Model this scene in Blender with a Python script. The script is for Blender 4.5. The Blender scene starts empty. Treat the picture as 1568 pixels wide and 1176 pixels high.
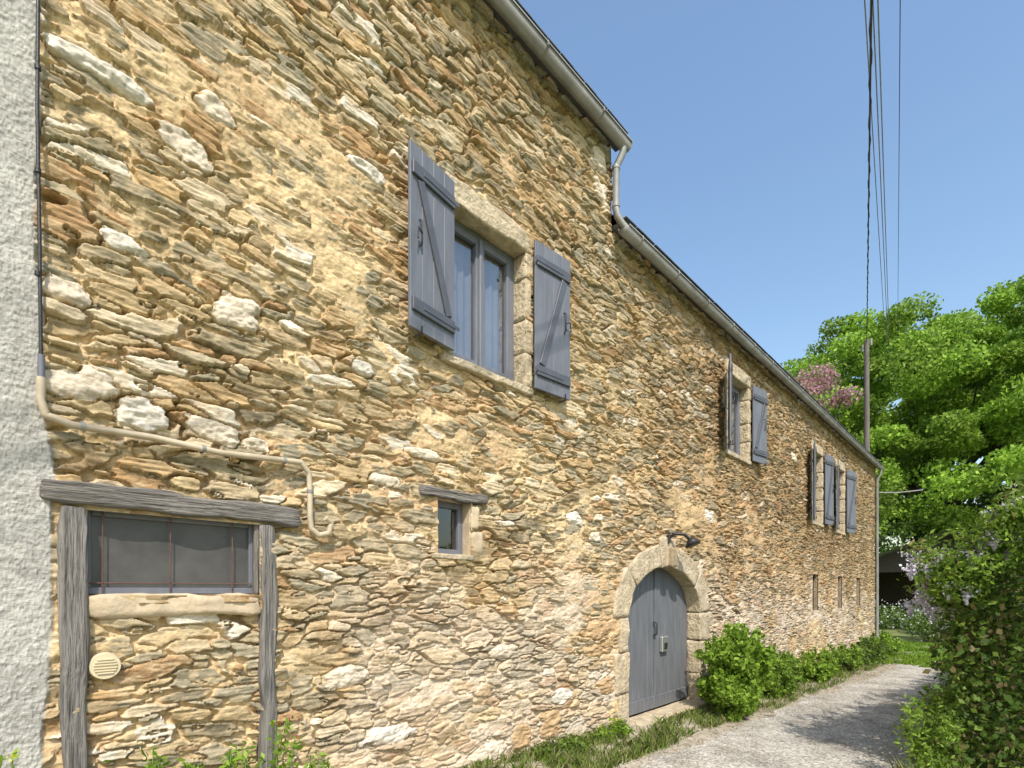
import bpy, bmesh, math, random, time
import numpy as np
from mathutils import Vector, Matrix, noise as mnoise
random.seed(7); rng=np.random.default_rng(11)
S=bpy.context.scene
S.view_settings.view_transform='Standard'; S.view_settings.look='None'; S.view_settings.exposure=0
T0=time.time()
# ---------------------------------------------------------------- helpers
def group(name,loc=(0,0,0)):
    e=bpy.data.objects.new(name,None); e.location=loc; S.collection.objects.link(e); return e
def link(ob,parent=None):
    S.collection.objects.link(ob)
    if parent: ob.parent=parent
    return ob
def nmat(name):
    m=bpy.data.materials.new(name); m.use_nodes=True
    nt=m.node_tree; b=nt.nodes['Principled BSDF']; return m,nt,b
def N(nt,t,**k):
    n=nt.nodes.new(t)
    for a,v in k.items(): setattr(n,a,v)
    return n
def ramp(nt,fac,stops):
    r=N(nt,'ShaderNodeValToRGB'); e=r.color_ramp.elements
    while len(e)<len(stops): e.new(0.5)
    for i,(p,c) in enumerate(stops):
        e[i].position=p; e[i].color=(*c,1)
    nt.links.new(fac,r.inputs[0]); return r.outputs[0]
def simple(name,c1,c2,scale=8,rough=.8,bump=.3,stretch=(1,1,1),metal=0,detail=6,bscale=None,dist=.01,lo=.3,hi=.7):
    m,nt,b=nmat(name)
    tc=N(nt,'ShaderNodeTexCoord'); mp=N(nt,'ShaderNodeMapping'); mp.inputs['Scale'].default_value=stretch
    nt.links.new(tc.outputs['Object'],mp.inputs[0])
    n=N(nt,'ShaderNodeTexNoise'); n.inputs['Scale'].default_value=scale; n.inputs['Detail'].default_value=detail; n.inputs['Roughness'].default_value=.65
    nt.links.new(mp.outputs[0],n.inputs[0])
    nt.links.new(ramp(nt,n.outputs[0],[(lo,c1),(hi,c2)]),b.inputs['Base Color'])
    b.inputs['Roughness'].default_value=rough; b.inputs['Metallic'].default_value=metal
    n2=N(nt,'ShaderNodeTexNoise'); n2.inputs['Scale'].default_value=bscale or scale*4; n2.inputs['Detail'].default_value=8
    nt.links.new(mp.outputs[0],n2.inputs[0])
    bp=N(nt,'ShaderNodeBump'); bp.inputs['Strength'].default_value=bump; bp.inputs['Distance'].default_value=dist
    nt.links.new(n2.outputs[0],bp.inputs['Height']); nt.links.new(bp.outputs[0],b.inputs['Normal'])
    return m

M_dress=simple('dressed_stone',(.31,.24,.15),(.62,.51,.345),9,.9,1.0,detail=10,bscale=28,dist=.025)
M_quoin=simple('orange_stone',(.20,.15,.09),(.42,.32,.2),9,.9,.6,dist=.012)
M_render=simple('sand_render',(.40,.31,.20),(.58,.46,.31),10,.95,.6)
M_woodH=simple('weathered_oak_h',(.055,.047,.04),(.285,.255,.22),5,.9,1.0,(.5,8,9),detail=10,bscale=9,dist=.03)
M_woodV=simple('weathered_oak_v',(.065,.058,.05),(.30,.272,.24),5,.9,1.0,(9,8,.5),detail=10,bscale=9,dist=.03)
M_paint=simple('slate_blue_paint',(.112,.116,.136),(.165,.17,.196),5,.55,.2,(2,2,.4),detail=8)
M_paintd=simple('slate_blue_paint_dark',(.068,.071,.084),(.10,.103,.12),6,.5,.15)
M_door=simple('door_paint',(.10,.105,.115),(.165,.17,.18),5,.6,.3,(3,1,.4),detail=9)
M_iron=simple('black_iron',(.012,.012,.013),(.03,.028,.026),20,.5,.3)
M_rust=simple('rusty_iron',(.09,.045,.035),(.15,.075,.055),20,.8,.3)
M_zinc=simple('zinc',(.20,.195,.18),(.33,.325,.31),4,.6,.1,metal=.25)
M_pvc=simple('cream_pipe',(.34,.27,.18),(.56,.46,.32),6,.6,.2)
M_slate=simple('roof_slate',(.06,.06,.065),(.13,.13,.14),5,.7,.5)
M_dark=simple('dark_interior',(.01,.01,.01),(.02,.02,.02),3,1,0)
M_curt=simple('curtain',(.24,.25,.28),(.34,.35,.38),3,.9,.1)
M_steel=simple('steel',(.5,.5,.5),(.65,.65,.63),8,.35,.1,metal=.8)
M_bark=simple('bark',(.05,.04,.03),(.13,.105,.08),3,.95,1,(3,3,.6),dist=.05)
M_pole=simple('pole_wood',(.10,.085,.07),(.2,.17,.14),3,.9,.5,(5,5,.4))

m,nt,b=nmat('window_glass'); M_glass=m
nt.nodes.remove(b)
out=nt.nodes['Material Output']
gl=N(nt,'ShaderNodeBsdfGlossy'); gl.inputs['Roughness'].default_value=.03
tr=N(nt,'ShaderNodeBsdfTransparent'); tr.inputs[0].default_value=(.76,.78,.82,1)
lw=N(nt,'ShaderNodeLayerWeight'); lw.inputs[0].default_value=.34
mx=N(nt,'ShaderNodeMixShader'); nt.links.new(lw.outputs['Facing'],mx.inputs[0]); nt.links.new(tr.outputs[0],mx.inputs[1]); nt.links.new(gl.outputs[0],mx.inputs[2]); nt.links.new(mx.outputs[0],out.inputs[0])
M_dusty=simple('dusty_glass',(.045,.042,.04),(.10,.092,.085),3,.35,.1)

def leafmat(name,trans=.35,rough=.6):
    m,nt,b=nmat(name)
    at=N(nt,'ShaderNodeAttribute',attribute_name='Col')
    b.inputs['Roughness'].default_value=rough; b.inputs['Specular IOR Level'].default_value=.3
    t=N(nt,'ShaderNodeBsdfTranslucent'); mx=N(nt,'ShaderNodeMixShader'); mx.inputs[0].default_value=trans
    nt.links.new(at.outputs['Color'],b.inputs['Base Color']); nt.links.new(at.outputs['Color'],t.inputs[0])
    nt.links.new(b.outputs[0],mx.inputs[1]); nt.links.new(t.outputs[0],mx.inputs[2])
    nt.links.new(mx.outputs[0],nt.nodes['Material Output'].inputs[0]); return m
M_leaf=leafmat('leaves',.45)
M_petal=leafmat('petals',.3)
M_leafstem=simple('green_stem',(.10,.18,.04),(.16,.24,.06),6,.7,.1)

# ---- mesh builders
def rbox(size,cuts=6,r=.01,amp=.004,freq=6,fn=None,seed=0):
    bm=bmesh.new(); bmesh.ops.create_cube(bm,size=2)
    if cuts: bmesh.ops.subdivide_edges(bm,edges=bm.edges[:],cuts=cuts,use_grid_fill=True)
    hx,hy,hz=[s/2 for s in size]; r=min(r,hx*.9,hy*.9,hz*.9)
    for v in bm.verts:
        p=Vector((v.co.x*hx,v.co.y*hy,v.co.z*hz))
        q=Vector((max(-hx+r,min(hx-r,p.x)),max(-hy+r,min(hy-r,p.y)),max(-hz+r,min(hz-r,p.z))))
        d=p-q
        if d.length>1e-7: p=q+d.normalized()*r
        nn=mnoise.noise_vector(p*freq+Vector((seed*3.7,seed*1.3,seed*7.1)))*amp+mnoise.noise_vector(p*freq*4+Vector((seed,0,0)))*amp*.35
        v.co=p+nn
    if fn:
        for v in bm.verts: v.co=fn(v.co)
    return bm
def bm_obj(name,bms,mats,parent=None,smooth=True):
    me=bpy.data.meshes.new(name); full=bmesh.new()
    t=bpy.data.meshes.new('t')
    for bm in bms:
        bm.to_mesh(t); bm.free(); full.from_mesh(t)
    bpy.data.meshes.remove(t)
    full.to_mesh(me); full.free()
    me.materials.append(mats)
    if smooth: me.polygons.foreach_set('use_smooth',[True]*len(me.polygons))
    return link(bpy.data.objects.new(name,me),parent)
def block(x0,x1,y0,y1,z0,z1,cuts=6,r=.012,amp=.004,freq=6,seed=None):
    seed=random.random()*50 if seed is None else seed
    bm=rbox((x1-x0,y1-y0,z1-z0),cuts,r,amp,freq,None,seed)
    bmesh.ops.translate(bm,verts=bm.verts,vec=((x0+x1)/2,(y0+y1)/2,(z0+z1)/2)); return bm
def sbox(x0,x1,y0,y1,z0,z1,bev=.004,rot=None,piv=None):
    bm=bmesh.new(); bmesh.ops.create_cube(bm,size=1)
    for v in bm.verts: v.co=Vector((v.co.x*(x1-x0),v.co.y*(y1-y0),v.co.z*(z1-z0)))
    if bev: bmesh.ops.bevel(bm,geom=bm.edges[:],offset=bev,segments=1,affect='EDGES')
    if rot is not None: bmesh.ops.rotate(bm,verts=bm.verts,cent=(0,0,0),matrix=Matrix.Rotation(rot,3,'Y'))
    bmesh.ops.translate(bm,verts=bm.verts,vec=((x0+x1)/2,(y0+y1)/2,(z0+z1)/2)); return bm
def tube(name,pts,r,mat,parent=None,radii=None,smooth=False,res=3):
    cu=bpy.data.curves.new(name,'CURVE'); cu.dimensions='3D'; cu.bevel_depth=r; cu.bevel_resolution=res; cu.use_fill_caps=True
    lst=pts if isinstance(pts[0][0],(tuple,list)) else [pts]
    rl=radii if (radii and isinstance(radii[0],(list,tuple))) else [radii]*len(lst)
    for pl,rr in zip(lst,rl):
        if smooth:
            sp=cu.splines.new('NURBS'); sp.order_u=3; sp.use_endpoint_u=True
        else: sp=cu.splines.new('POLY')
        sp.points.add(len(pl)-1)
        for i,p in enumerate(pl):
            sp.points[i].co=(*p,1); sp.points[i].radius=rr[i] if rr else 1
    cu.materials.append(mat)
    return link(bpy.data.objects.new(name,cu),parent)
def npmesh(name,V,F,mat,cols=None,parent=None,smooth=False):
    me=bpy.data.meshes.new(name); k=F.shape[1]
    me.vertices.add(len(V)); me.vertices.foreach_set('co',np.ascontiguousarray(V,dtype=np.float32).ravel())
    me.loops.add(F.size); me.loops.foreach_set('vertex_index',np.ascontiguousarray(F,dtype=np.int32).ravel())
    me.polygons.add(len(F)); me.polygons.foreach_set('loop_start',np.arange(0,F.size,k,dtype=np.int32))
    me.polygons.foreach_set('loop_total',np.full(len(F),k,dtype=np.int32))
    if smooth: me.polygons.foreach_set('use_smooth',np.ones(len(F),dtype=bool))
    me.update(calc_edges=True)
    if cols is not None:
        a=me.color_attributes.new('Col','FLOAT_COLOR','POINT')
        c=np.ones((len(V),4),dtype=np.float32); c[:,:3]=cols; a.data.foreach_set('color',c.ravel())
    me.materials.append(mat)
    return link(bpy.data.objects.new(name,me),parent)
def leaves(name,C,size,pal,mat=None,parent=None,asp=.5,up=.3,jit=.25,shade=None):
    n=len(C)
    t=rng.normal(size=(n,3)); t/=np.linalg.norm(t,axis=1)[:,None]
    w=rng.normal(size=(n,3)); w[:,2]*=(1-up)
    b=np.cross(t,w+1e-4); b/=np.linalg.norm(b,axis=1)[:,None]+1e-9
    s=(size*rng.uniform(.6,1.3,n))[:,None]
    nn=np.cross(t,b)
    V=np.stack([C-t*s*.5, C+b*s*asp*.5+nn*s*.08, C+t*s*.5, C-b*s*asp*.5+nn*s*.08],1).reshape(-1,3)
    F=np.arange(4*n).reshape(n,4)
    pal=np.array(pal); c=pal[rng.integers(0,len(pal),n)]*rng.uniform(1-jit,1+jit,(n,1))
    if shade is not None: c=c*shade[:,None]
    return npmesh(name,V,F,mat or M_leaf,np.repeat(c,4,0),parent)

# ---- numpy noise
def vn(x,y,seed):
    x=np.asarray(x,np.float32); y=np.asarray(y,np.float32)
    fx_=np.floor(x); fy_=np.floor(y); ix=fx_.astype(np.int32); iy=fy_.astype(np.int32); fx=x-fx_; fy=y-fy_
    fx=fx*fx*(3-2*fx); fy=fy*fy*(3-2*fy)
    def H(a,b_):
        v=(a.astype(np.uint32)*np.uint32(374761393)+b_.astype(np.uint32)*np.uint32(668265263)+np.uint32((seed*2654435761)&0xffffffff))
        v=(v^(v>>np.uint32(13)))*np.uint32(1274126177); v^=v>>np.uint32(16)
        return (v&np.uint32(0xffff)).astype(np.float32)/65536
    a=H(ix,iy);b=H(ix+1,iy);c=H(ix,iy+1);d=H(ix+1,iy+1)
    return (a+(b-a)*fx)*(1-fy)+(c+(d-c)*fx)*fy
def fbm(x,y,seed,o=3):
    s=0;a=.5;t=0
    for i in range(o):
        s=s+a*vn(x*2**i,y*2**i,seed+i*17); t+=a; a*=.5
    return s/t
def sstep(a,b,x):
    t=np.clip((x-a)/(b-a),0,1); return t*t*(3-2*t)
def gz(x): return float(np.interp(x,[-5,3,6,22,30],[.3,.1,-.02,-.5,-.5]))

# ================================================================ FARMHOUSE
house=group('stone_farmhouse')
XT=5.33; XE=22.0; ZT=7.0; ZL=6.0
rects=[(2.856,3.789,3.67,5.0),(8.83,9.79,4.03,5.35),(13.97,14.86,3.34,5.05),(16.34,17.25,3.32,5.05),
       (2.715,3.08,1.98,2.45),(.431,1.288,1.646,2.09),
       (14.0,14.5,1.2,2.08),(16.5,17.0,1.2,2.08),(18.85,19.4,1.2,2.08)]
AX,AZ,AA,AB=6.72,1.34,1.02,.66
u=np.linspace(1950,207.5,1700); xs=5305/u-3.313
xs=np.concatenate([xs,np.array([XT,XE]+[v for r in rects for v in r[:2]])]); xs=np.unique(np.round(xs[xs<=XE],5))
zs=np.arange(-.75,ZT+.001,.0068); zs=np.concatenate([zs,np.array([ZL,ZT]+[v for r in rects for v in r[2:]])]); zs=np.unique(np.round(zs,5))
X,Z=np.meshgrid(xs.astype(np.float32),zs.astype(np.float32))
Wx=X+.07*(fbm(X*2.1+9,Z*3.5,3)-.5)+.024*(fbm(X*9+9,Z*14,5)-.5)
Wz=Z+.13*(fbm(X*1.2+9,Z*1.6,9)-.5)+.020*(fbm(X*7+9,Z*9,12)-.5)+.007*(fbm(X*24+9,Z*34,13,2)-.5)
sx,sz=.205,.064
ci=np.floor(Wx/sx).astype(np.int32); cj=np.floor(Wz/sz).astype(np.int32)
i0,j0=ci.min()-3,cj.min()-4; ni,nj=int(ci.max()-i0)+4,int(cj.max()-j0)+5
R=np.random.default_rng(5); T=R.random((12,nj*ni),dtype=np.float32)
JJ,II=np.meshgrid(np.arange(nj)+j0,np.arange(ni)+i0,indexing='ij')
TPX=((II.ravel()+.1+.8*T[0])*sx).astype(np.float32); TPZ=((JJ.ravel()+.1+.8*T[1])*sz).astype(np.float32)
Tw=np.exp((T[2]-.5)*1.9)*np.where(T[3]>.90,1.6,1); Tan=(T[4]-.5)*.55; Tc=np.cos(Tan); Ts=np.sin(Tan); asp=.72+.65*T[5]
TA=(1/(sx*asp*Tw)).astype(np.float32); TB=(asp/(sz*Tw)).astype(np.float32)
base_k=(cj-j0)*ni+(ci-i0)
F1=np.full(X.shape,99.,np.float32); F2=F1.copy(); B=base_k.copy()
for dj in (-2,-1,0,1,2):
    for di in (-2,-1,0,1,2):
        k=base_k+dj*ni+di
        dx=Wx-TPX[k]; dz=Wz-TPZ[k]; c_=Tc[k]; s_=Ts[k]
        ex=np.abs((dx*c_+dz*s_)*TA[k]); ez=np.abs((dz*c_-dx*s_)*TB[k])
        d=ex*ex*ex+ez*ez*ez
        m=d<F1
        F2=np.where(m,F1,np.minimum(F2,d)); F1=np.where(m,d,F1); B=np.where(m,k,B)
dx=Wx-TPX[B]; dz=Wz-TPZ[B]; LX=dx*Tc[B]+dz*Ts[B]; LZ=dz*Tc[B]-dx*Ts[B]
e=np.cbrt(F2)-np.cbrt(F1)
r=[T[6+k][B] for k in range(6)]
fine=fbm(X*40+9,Z*45,53,3)
chip=fbm(X*24+9,Z*34,54,2)
prof=sstep(.015,.105,e+.12*(chip-.5))
streak=fbm(X*5+r[0]*50+9,Z*70+r[1]*X*4,21,2)
rock=fbm(X*13+r[3]*30+9,Z*30,23,3)
ridge=1-np.abs(2*fbm(X*8+r[2]*40+9,Z*20+r[4]*9,24,2)-1)
lam=np.floor(streak*5)/5
hs=-.076+.074*prof+.034*(r[0]-.4)+np.clip(LZ/sz,-1.2,1.2)*.015*(r[1]-.4)+np.clip(LX/sx,-1,1)*.020*(r[2]-.5)+.016*(lam-.5)+.014*(rock-.5)-.012*(ridge-.75)
low=fbm(X*1.1+5,Z*1.3,51,3); mid=fbm(X*5+9,Z*8,52,3)
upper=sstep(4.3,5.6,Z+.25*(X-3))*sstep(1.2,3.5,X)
hm=-.029+.080*(low-.5)+.066*(mid-.5)+.014*(fine-.5)-.016*upper+.010*sstep(2.3,1.2,Z)
relieve=sstep(1.1,.6,np.sqrt(((X-7.1)/.9)**2+((Z-2.75)/.42)**2)); hm=hm+.022*relieve
# colours
pal=np.array([(.43,.31,.165),(.38,.28,.155),(.51,.375,.205),(.30,.245,.155),(.39,.24,.12),(.53,.41,.25),(.33,.275,.18),(.46,.31,.155),(.26,.21,.13),(.57,.455,.305),(.31,.265,.18)],np.float32)
pi=np.minimum((r[4]*len(pal)).astype(int),len(pal)-1)
col=pal[pi]*(.86+.28*r[5])[...,None]
pq=(r[3]>.955)[...,None]; col=np.where(pq,np.array((.68,.59,.46)),col)
col=col*(.70+.60*streak)[...,None]*(.76+.48*rock)[...,None]
rust=sstep(.56,.74,fbm(X*2.2+9,Z*3,71,3))[...,None]; col=col*(1-rust*.5)+rust*.5*np.array((.43,.27,.125))
dusty=sstep(.46,.70,fbm(X*14+9,Z*16,72,3))[...,None]*.5; col=col*(1-dusty)+dusty*np.array((.57,.435,.26))
mc=np.array((.60,.44,.245),np.float32)*(.76+.46*fbm(X*4+9,Z*5,61,3))[...,None]*(.80+.40*fine)[...,None]
redm=sstep(.52,.68,fbm(X*.9+3,Z*1.2,64,3))[...,None]; mc=mc*(1-redm*.5)+redm*.5*np.array((.53,.335,.185))
pale=(sstep(2.4,1.3,Z)*sstep(1.3,2.2,X)*sstep(.38,.55,fbm(X*1.2+9,Z*1.8,62,3)))[...,None]
mc=mc*(1-pale*.75)+pale*.75*np.array((.62,.52,.41)); col=col*(1-pale*.4)+pale*.4*np.array((.54,.45,.35))
crevice_shade=sstep(-.026,-.055,hm)[...,None]; mc=mc*(1-crevice_shade*.6)+crevice_shade*.6*np.array((.25,.165,.085))  # earth-brown tint on deep joints, painted in to strengthen crevice shade
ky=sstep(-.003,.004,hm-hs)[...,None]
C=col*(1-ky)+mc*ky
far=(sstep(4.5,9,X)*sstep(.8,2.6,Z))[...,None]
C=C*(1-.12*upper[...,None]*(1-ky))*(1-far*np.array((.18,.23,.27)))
H=np.maximum(hs,hm)
whites=[(.504,4.41,.22,.05,-.05),(.864,4.245,.15,.07,-.1),(1.035,4.575,.1,.06,0),(.602,3.55,.09,.05,0),(1.164,3.39,.12,.08,.1),(.397,2.73,.14,.085,0),
 (.691,2.646,.11,.08,0),(1.018,2.628,.15,.06,-.1),(1.28,2.60,.07,.04,0),(2.019,3.32,.08,.05,0),(2.58,2.79,.2,.04,0),(2.213,2.518,.13,.05,0),
 (4.605,2.456,.12,.07,0),(5.0,2.29,.12,.06,0),(5.355,2.79,.15,.05,0),(2.046,4.79,.16,.045,0),(5.08,6.66,.12,.14,0),(5.12,6.32,.13,.14,0),(8.1,2.85,.16,.09,0),
 (.35,3.2,.09,.06,0),(1.9,1.05,.16,.07,0),(4.4,.55,.17,.07,0),(3.5,1.1,.16,.06,0),(12.6,4.6,.2,.1,0),(2.25,.55,.2,.07,0),(3.3,.2,.2,.09,0),
 (5.05,1.22,-.26,.10,0),(5.0,.98,-.2,.07,0),(5.2,.55,-.16,.10,0),(4.2,.28,-.16,.14,0),(3.75,.25,-.12,.12,0),(2.9,3.25,-.13,.05,0)]
for k,(a,b_,rx,rz,t) in enumerate(whites):
    org=rx<0; rx=abs(rx)
    sel=(np.abs(X-a)<rx*2)&(np.abs(Z-b_)<rz*2.6)
    if not sel.any(): continue
    x_=X[sel]; z_=Z[sel]
    wob=1.1*(fbm(x_*8+k*7,z_*15+4,80+k,3)-.5)
    dd=(np.abs((x_-a)/rx)**3+np.abs((z_-b_-t*(x_-a))/rz)**3)**(1/3)+wob
    mk=sstep(1.02,.95,dd)
    hw=.004+.012*sstep(1,.6,dd)+.045*(fbm(x_*9+k,z_*24+3,90+k,3)-.5)+.012*(fbm(x_*40,z_*40+3,99,2)-.5)
    cc=np.array((.52,.35,.19) if org else ((.68,.57,.43) if k%3 else (.72,.645,.53)))*(.60+.62*fbm(x_*14+5,z_*26+3,91,3))[...,None]
    h=H[sel]; H[sel]=h*(1-mk)+hw*mk-.018*sstep(1.0,1.05,dd)*sstep(1.22,1.08,dd)
    C[sel]=C[sel]*(1-mk[...,None])+cc*mk[...,None]
inf=(X>.40)&(X<1.30)&(Z<1.60)
H=np.where(inf,H-.045+.02*prof,H)
for (a,b_,c,d) in rects:
    dist=np.maximum(np.maximum(a-X,X-b_),np.maximum(c-Z,Z-d))
    k=sstep(.07,.0,dist); H=H*(1-k)+np.maximum(H,.0+.012*mid)*k
edge=.250+.035*(fbm(Z*3+9,Z*0+2.3,95,3)-.5)*2+.05*sstep(2.75,2.2,Z)*sstep(.3,1.8,Z)
rc=sstep(.012,-.012,X-edge)
rough=fbm(X*34+9,Z*48,96,3); rough2=fbm(X*110+9,Z*100,97,2)
hr=.008+.009*(rough-.5)+.009*(rough2-.5)+.02*(low-.5)
H=H*(1-rc)+hr*rc
C=C*(1-rc[...,None])+rc[...,None]*np.array((.45,.425,.375))*(.70+.30*rough+.4*(mid-.5)+.2*rough2)[...,None]
V=np.stack([X,-H,Z],-1).reshape(-1,3); nz,nx=X.shape
idx=np.arange(nz*nx).reshape(nz,nx)
xc=(xs[:-1]+xs[1:])/2; zc=(zs[:-1]+zs[1:])/2; XC,ZC=np.meshgrid(xc,zc)
keep=~((XC>XT)&(ZC>ZL))
for (a,b_,c,d) in rects: keep&=~((XC>a)&(XC<b_)&(ZC>c)&(ZC<d))
keep&=~((np.abs(XC-AX)<AA+.05)&(ZC<AZ)&(ZC>-.03)); keep&=~((((XC-AX)/(AA+.07))**2+((ZC-AZ)/(AB+.07))**2<1)&(ZC>=AZ))
Fq=np.stack([idx[:-1,:-1],idx[:-1,1:],idx[1:,1:],idx[1:,:-1]],-1)[keep]
m,nt,b=nmat('rubble_stone'); M_wall=m
at=N(nt,'ShaderNodeAttribute',attribute_name='Col'); tc=N(nt,'ShaderNodeTexCoord')
n1=N(nt,'ShaderNodeTexNoise'); n1.inputs['Scale'].default_value=45; n1.inputs['Detail'].default_value=8; n1.inputs['Roughness'].default_value=.7
mp=N(nt,'ShaderNodeMapping'); mp.inputs['Scale'].default_value=(.6,1,1.6); nt.links.new(tc.outputs['Object'],mp.inputs[0]); nt.links.new(mp.outputs[0],n1.inputs[0])
mm=N(nt,'ShaderNodeMapRange'); mm.inputs[1].default_value=.3; mm.inputs[2].default_value=.7; mm.inputs[3].default_value=.66; mm.inputs[4].default_value=1.32
nt.links.new(n1.outputs[0],mm.inputs[0])
mu=N(nt,'ShaderNodeVectorMath',operation='MULTIPLY'); nt.links.new(at.outputs['Color'],mu.inputs[0]); nt.links.new(mm.outputs[0],mu.inputs[1]); nt.links.new(mu.outputs[0],b.inputs['Base Color'])
bp=N(nt,'ShaderNodeBump'); bp.inputs['Strength'].default_value=.9; bp.inputs['Distance'].default_value=.009
nt.links.new(n1.outputs[0],bp.inputs['Height']); nt.links.new(bp.outputs[0],b.inputs['Normal']); b.inputs['Roughness'].default_value=.95; b.inputs['Specular IOR Level'].default_value=.15
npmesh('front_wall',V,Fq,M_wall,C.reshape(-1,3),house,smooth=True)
del V,F1,F2,LX,LZ
print('wall',time.time()-T0)
M_gable=simple('gable_stone',(.25,.19,.12),(.45,.34,.21),7,.95,1,(1,1,2.5),dist=.04)
DP=7.0; pitch=math.tan(math.radians(38))
def gable(x,z0,eave,name):
    me=bpy.data.meshes.new(name); top=eave+pitch*DP/2
    me.from_pydata([(x,0.005,z0),(x,DP,z0),(x,DP,eave),(x,DP/2,top),(x,0.005,eave)],[],[(0,1,2,3,4)]); me.materials.append(M_gable)
    link(bpy.data.objects.new(name,me),house)
gable(-5,-.5,ZT,'gable_left'); gable(XT,5.5,ZT,'gable_step'); gable(XE,-.75,ZL,'gable_right')
me=bpy.data.meshes.new('back_wall'); me.from_pydata([(-5,DP,-.5),(XT,DP,-.5),(XT,DP,ZT),(-5,DP,ZT),(XT,DP,-.75),(XE,DP,-.75),(XE,DP,ZL),(XT,DP,ZL),(-5,-.012,-.5),(xs[0],-.012,-.5),(xs[0],-.012,ZT),(-5,-.012,ZT)],[],[(0,1,2,3),(4,5,6,7),(8,9,10,11)])
me.materials.append(M_render); link(bpy.data.objects.new('back_wall',me),house)
def roof(x0,x1,eave,name):
    bms=[]
    for sgn in (0,1):
        L=DP/2+.16; n=16
        for i in range(n):
            a=i/n*L; c=(i+1.12)/n*L
            y0=-.16+a; y1=-.16+c
            if sgn: y0,y1=DP-y0,DP-y1
            zz0=eave+.05+pitch*a+.012; zz1=eave+.05+pitch*c-.004
            bm=bmesh.new(); vs=[bm.verts.new(p) for p in [(x0,y0,zz0),(x1,y0,zz0),(x1,y1,zz1),(x0,y1,zz1),(x0,y0,zz0-.014),(x1,y0,zz0-.014)]]
            bm.faces.new(vs[:4]); bm.faces.new([vs[0],vs[4],vs[5],vs[1]]); bms.append(bm)
    bms.append(sbox(x0,x1,DP/2-.1,DP/2+.1,eave+pitch*DP/2+.08,eave+pitch*DP/2+.22,.03))
    bms.append(sbox(x0,x1,-.09,.02,eave-.01,eave+.045,.005))
    x=x0
    while x<x1-.2:
        w_=random.uniform(.2,.26); j=random.uniform(-.006,.008); bms.append(sbox(x,x+w_-.006,-.20+j,-.05,eave+.052+j,eave+.064+j,.002)); x+=w_
    bm_obj(name,bms,M_slate,house,False)
roof(-5,XT+.12,ZT,'roof_tall'); roof(XT+.02,XE+.08,ZL,'roof_low')
def gutter(x0,x1,z,name):
    bm=bmesh.new(); R=.072; yc=-.165; n=10
    pf=[(yc+R*math.cos(math.pi+math.pi*i/n),z+R*math.sin(math.pi+math.pi*i/n)) for i in range(n+1)]
    pf=[(yc-R-.012,z+.0),(yc-R-.012,z+.014),(yc-R,z+.014)]+pf+[(yc+R,z+.03)]
    cols_=[]
    for x in (x0,x1): cols_.append([bm.verts.new((x,p[0],p[1])) for p in pf])
    for i in range(len(pf)-1): bm.faces.new([cols_[0][i],cols_[1][i],cols_[1][i+1],cols_[0][i+1]])
    for c in cols_: bm.faces.new(c[3:-1])
    bms=[bm]; x=x0+.3
    while x<x1:
        bms.append(sbox(x,x+.02,yc-R-.016,yc-R+.004,z-.03,z+.02,.002))
        b2=bmesh.new(); pr=[(yc+(R+.004)*math.cos(math.pi+math.pi*i/n),z+(R+.004)*math.sin(math.pi+math.pi*i/n)) for i in range(n+1)]
        A=[b2.verts.new((x,*p)) for p in pr]; B_=[b2.verts.new((x+.025,*p)) for p in pr]
        for i in range(n): b2.faces.new([A[i],B_[i],B_[i+1],A[i+1]])
        bms.append(b2); x+=.95
    bm_obj(name,bms,M_zinc,house,True)
gutter(-5,XT+.08,6.93,'gutter_tall'); gutter(XT+.0,XE,5.93,'gutter_low')
tube('downpipe',[(XT-.01,-.165,6.87),(XT-.01,-.165,6.80),(XT-.02,-.08,6.68),(XT-.02,-.075,6.2),(XT-.01,-.09,6.10),(XT+.1,-.15,5.96)],.042,M_zinc,house)
tube('downpipe_collar',[[(XT-.02,-.077,6.69),(XT-.02,-.077,6.65)],[(XT-.02,-.075,6.24),(XT-.02,-.075,6.20)]],.049,M_zinc,house)
tube('end_downpipe',[(XE-.08,-.165,5.88),(XE-.08,-.165,5.75),(XE-.06,-.06,5.55),(XE-.06,-.06,-.4)],.045,M_zinc,house)
tube('corner_bracket',[(XE,-.1,5.1),(XE+.6,-.6,5.12),(XE+1.1,-1.2,5.2)],.02,M_zinc,house)

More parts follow.
